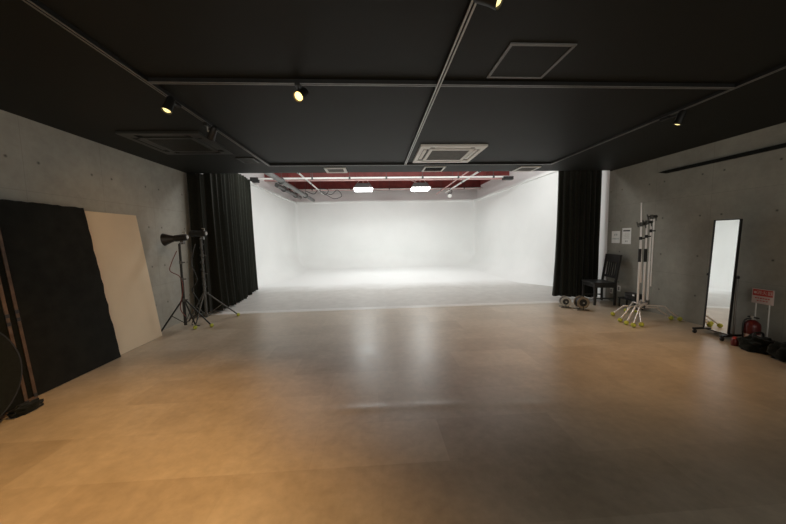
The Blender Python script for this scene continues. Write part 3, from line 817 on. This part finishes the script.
for s in (-1, 1):
    y = cm.y + s * .172
    MB().tube([(4.745, y, .07), (4.745, y, .88)], .011).build('post', 'greymetal', t, smooth=40)
    MB().tube([(4.745, y - .012, .85), (4.745, y + .012, .85)], .02, 12).build('pivot_knob', 'black', t, smooth=40)
    foot = MB().box2((4.56, y - .014, .055), (4.94, y + .014, .08), .004).build('foot', 'black', t)
    for x in (4.585, 4.915):
        MB().lathe((x, y - .012, .028), (0, 1, 0), [(.02, 0), (.028, .004), (.028, .02), (.02, .024)], 18).build('caster', 'black', foot, smooth=40)
        MB().box2((x - .008, y - .016, .03), (x + .008, y + .016, .056)).build('caster_fork', 'dkmetal', foot)
MB().tube([(4.745, cm.y - .172, .075), (4.745, cm.y + .172, .075)], .011).build('cross_bar', 'black', t, smooth=40)

# ------------------------------------------------------------------ extinguisher, its sign, bags
ec = V((4.85, 3.53, 0))
t = thing('fire_extinguisher', 'dark red fire extinguisher standing below the red sign', 'fire extinguisher', ec)
MB().lathe(ec, (0, 0, 1), [(.064, 0), (.077, .006), (.078, .02), (.078, .225), (.072, .262), (.046, .295), (.022, .31), (.02, .33)], 28).build('cylinder', 'redpaint', t, smooth=45)
MB().box2(ec + V((-.012, -.06, .335)), ec + V((.012, .05, .352)), .003).build('lever', 'black', t)
MB().lathe(ec + V((0, 0, .31)), (0, 0, 1), [(.02, 0), (.024, .01), (.02, .05)], 16).build('valve', 'steelrim', t, smooth=40)
MB().tube(curve_pts([ec + V((-.02, .0, .33)), ec + V((-.07, .03, .30)), ec + V((-.09, .03, .18)), ec + V((-.09, .02, .06))], 8), .009, 8).build('hose', 'black', t, smooth=60)
MB().lathe(ec + V((0, 0, .08)), (0, 0, 1), [(.0784, 0), (.0788, .002), (.0788, .05), (.0784, .052)], 28).build('label_band', 'signwhite', t, smooth=30)
t = thing('extinguisher_sign', 'red and white sign plate on two thin posts behind the fire extinguisher', 'sign', (4.965, 3.52, 0))
X0 = 4.955
MB().box2((X0, 3.415, .515), (X0 + .008, 3.635, .705), .002).build('plate', 'signwhite', t)
MB().box2((X0 - .0016, 3.425, .615), (X0 - .0004, 3.625, .697)).build('red_band', 'signred', t)
for y in (3.46, 3.595):
    MB().tube([(X0 + .016, y, .02), (X0 + .016, y, .69)], .0065, 8).build('post', 'whitemetal', t, smooth=40)
MB().box2((X0 - .006, 3.42, 0), (X0 + .085, 3.635, .022), .004).build('base', 'redpaint', t)
def text_mesh(txt, size, y, z, mat, nm):
    cu = bpy.data.curves.new('t', 'FONT'); cu.body = txt; cu.size = size; cu.align_x = 'CENTER'; cu.align_y = 'CENTER'; cu.extrude = .0004
    tmp = bpy.data.objects.new('t', cu); COL.objects.link(tmp)
    dg = bpy.context.evaluated_depsgraph_get(); me = bpy.data.meshes.new_from_object(tmp.evaluated_get(dg))
    bpy.data.objects.remove(tmp); me.materials.clear(); me.materials.append(M[mat])
    ob = bpy.data.objects.new(nm, me); COL.objects.link(ob)
    # local x -> -Y, local y -> +Z, facing -X
    R = Matrix(((0, 0, -1), (-1, 0, 0), (0, 1, 0))).to_4x4()
    me.transform(Matrix.Translation((X0 - .0022, y, z)) @ R)
    ob.parent = t; ob.matrix_parent_inverse = Matrix.Translation(-V(t.location)); return ob
text_mesh('\u6d88\u706b\u5668', .055, 3.505, .656, 'signwhite', 'lettering')
MB().lathe((X0 - .0017, 3.60, .656), (-1, 0, 0), [(.016, 0), (.016, .001)], 16).build('emblem', 'signwhite', t)
m = MB()
for i in range(6): m.box2((X0 - .0012, 3.60 - .026 * i, .578), (X0 - .0003, 3.60 - .026 * i - .018, .592))
for i in range(4): m.box2((X0 - .0012, 3.58 - .03 * i, .547), (X0 - .0003, 3.58 - .03 * i - .02, .558))
m.build('small_print', 'signred', t)
sack('sand_bag', (4.64, 3.31, 0), (.32, .27, .17), 'black sandbag lying in front of the fire extinguisher', 'black sandbags by the right wall', 2)
sack('sand_bag', (4.66, 2.99, 0), (.36, .30, .20), 'black sandbag at the right edge beside the white panel', 'black sandbags by the right wall', 6)
rc_ = V((4.56, 3.48, 0))
t = thing('red_canister', 'small red canister on the floor left of the black sandbags', 'canister', rc_)
MB().lathe(rc_, (0, 0, 1), [(.034, 0), (.037, .004), (.037, .075), (.03, .09)], 20).build('body', 'redpaint', t, smooth=40)
MB().lathe(rc_ + V((0, 0, .088)), (0, 0, 1), [(.03, 0), (.022, .008), (.022, .022)], 20).build('cap', 'signred', t, smooth=40)
o = MB().box2((4.22, 2.35, 0), (4.29, 2.77, .34), .004).build('leaning_board', 'white_foam')
tag(o, 'low white board standing on edge, cut off by the right edge of the view', 'board')

# ------------------------------------------------------------------ lights of the white room
def area(loc, aim, sx, sy, e, col, spread=180):
    L = bpy.data.lights.new('area_light', 'AREA'); L.shape = 'RECTANGLE'; L.size = sx; L.size_y = sy; L.energy = e; L.color = col; L.spread = math.radians(spread)
    o = bpy.data.objects.new('area_light', L); COL.objects.link(o); o.location = loc
    o.rotation_euler = V(aim).to_track_quat('-Z', 'Y').to_euler(); return o
CW = (.95, 1, .985)
for x in (-.39, 1.89):
    area((x, 12.0, 3.29), (0, -.05, -1), .7, .45, 36, CW)
for x in (-1.9, .65, 3.2):     # lamps out of view above the black ceiling edge
    area((x, 7.4, 3.75), (0, 1, -.08), 1.2, .4, 48, CW, 178)  # added strip, unseen: evens the light on the white walls
    area((x, 7.3, 3.7), (0, .12, -1), 1.3, .9, 36, CW, 170)

# unseen neutral fill added behind the viewer to lift walls and floor
area((1.0, YB + .15, 1.5), (-.05, 1, -.02), 4.5, 2.0, 85, (1, .97, .88))

W = bpy.data.worlds.new('world'); S.world = W; W.use_nodes = True
W.node_tree.nodes['Background'].inputs[0].default_value = (.5, .5, .5, 1); W.node_tree.nodes['Background'].inputs[1].default_value = .0

# ------------------------------------------------------------------ camera
cam = bpy.data.cameras.new('camera'); co = bpy.data.objects.new('camera', cam); COL.objects.link(co)
cam.sensor_width = 36; cam.lens = 301.44 / 786 * 36; cam.clip_start = .05
co.matrix_world = Matrix(((.9979137, .0253525, -.0593764, 0), (-.0612519, .0810543, -.9948258, 0), (-.0204086, .9963872, .0824381, 1.47), (0, 0, 0, 1)))
S.camera = co
S.view_settings.view_transform = 'Standard'; S.view_settings.look = 'None'; S.view_settings.exposure = 0; S.view_settings.gamma = 1
S.view_settings.use_curve_mapping = False
S.cycles.use_denoising = True
S.cycles.max_bounces = 12; S.cycles.diffuse_bounces = 6; S.cycles.sample_clamp_indirect = 6
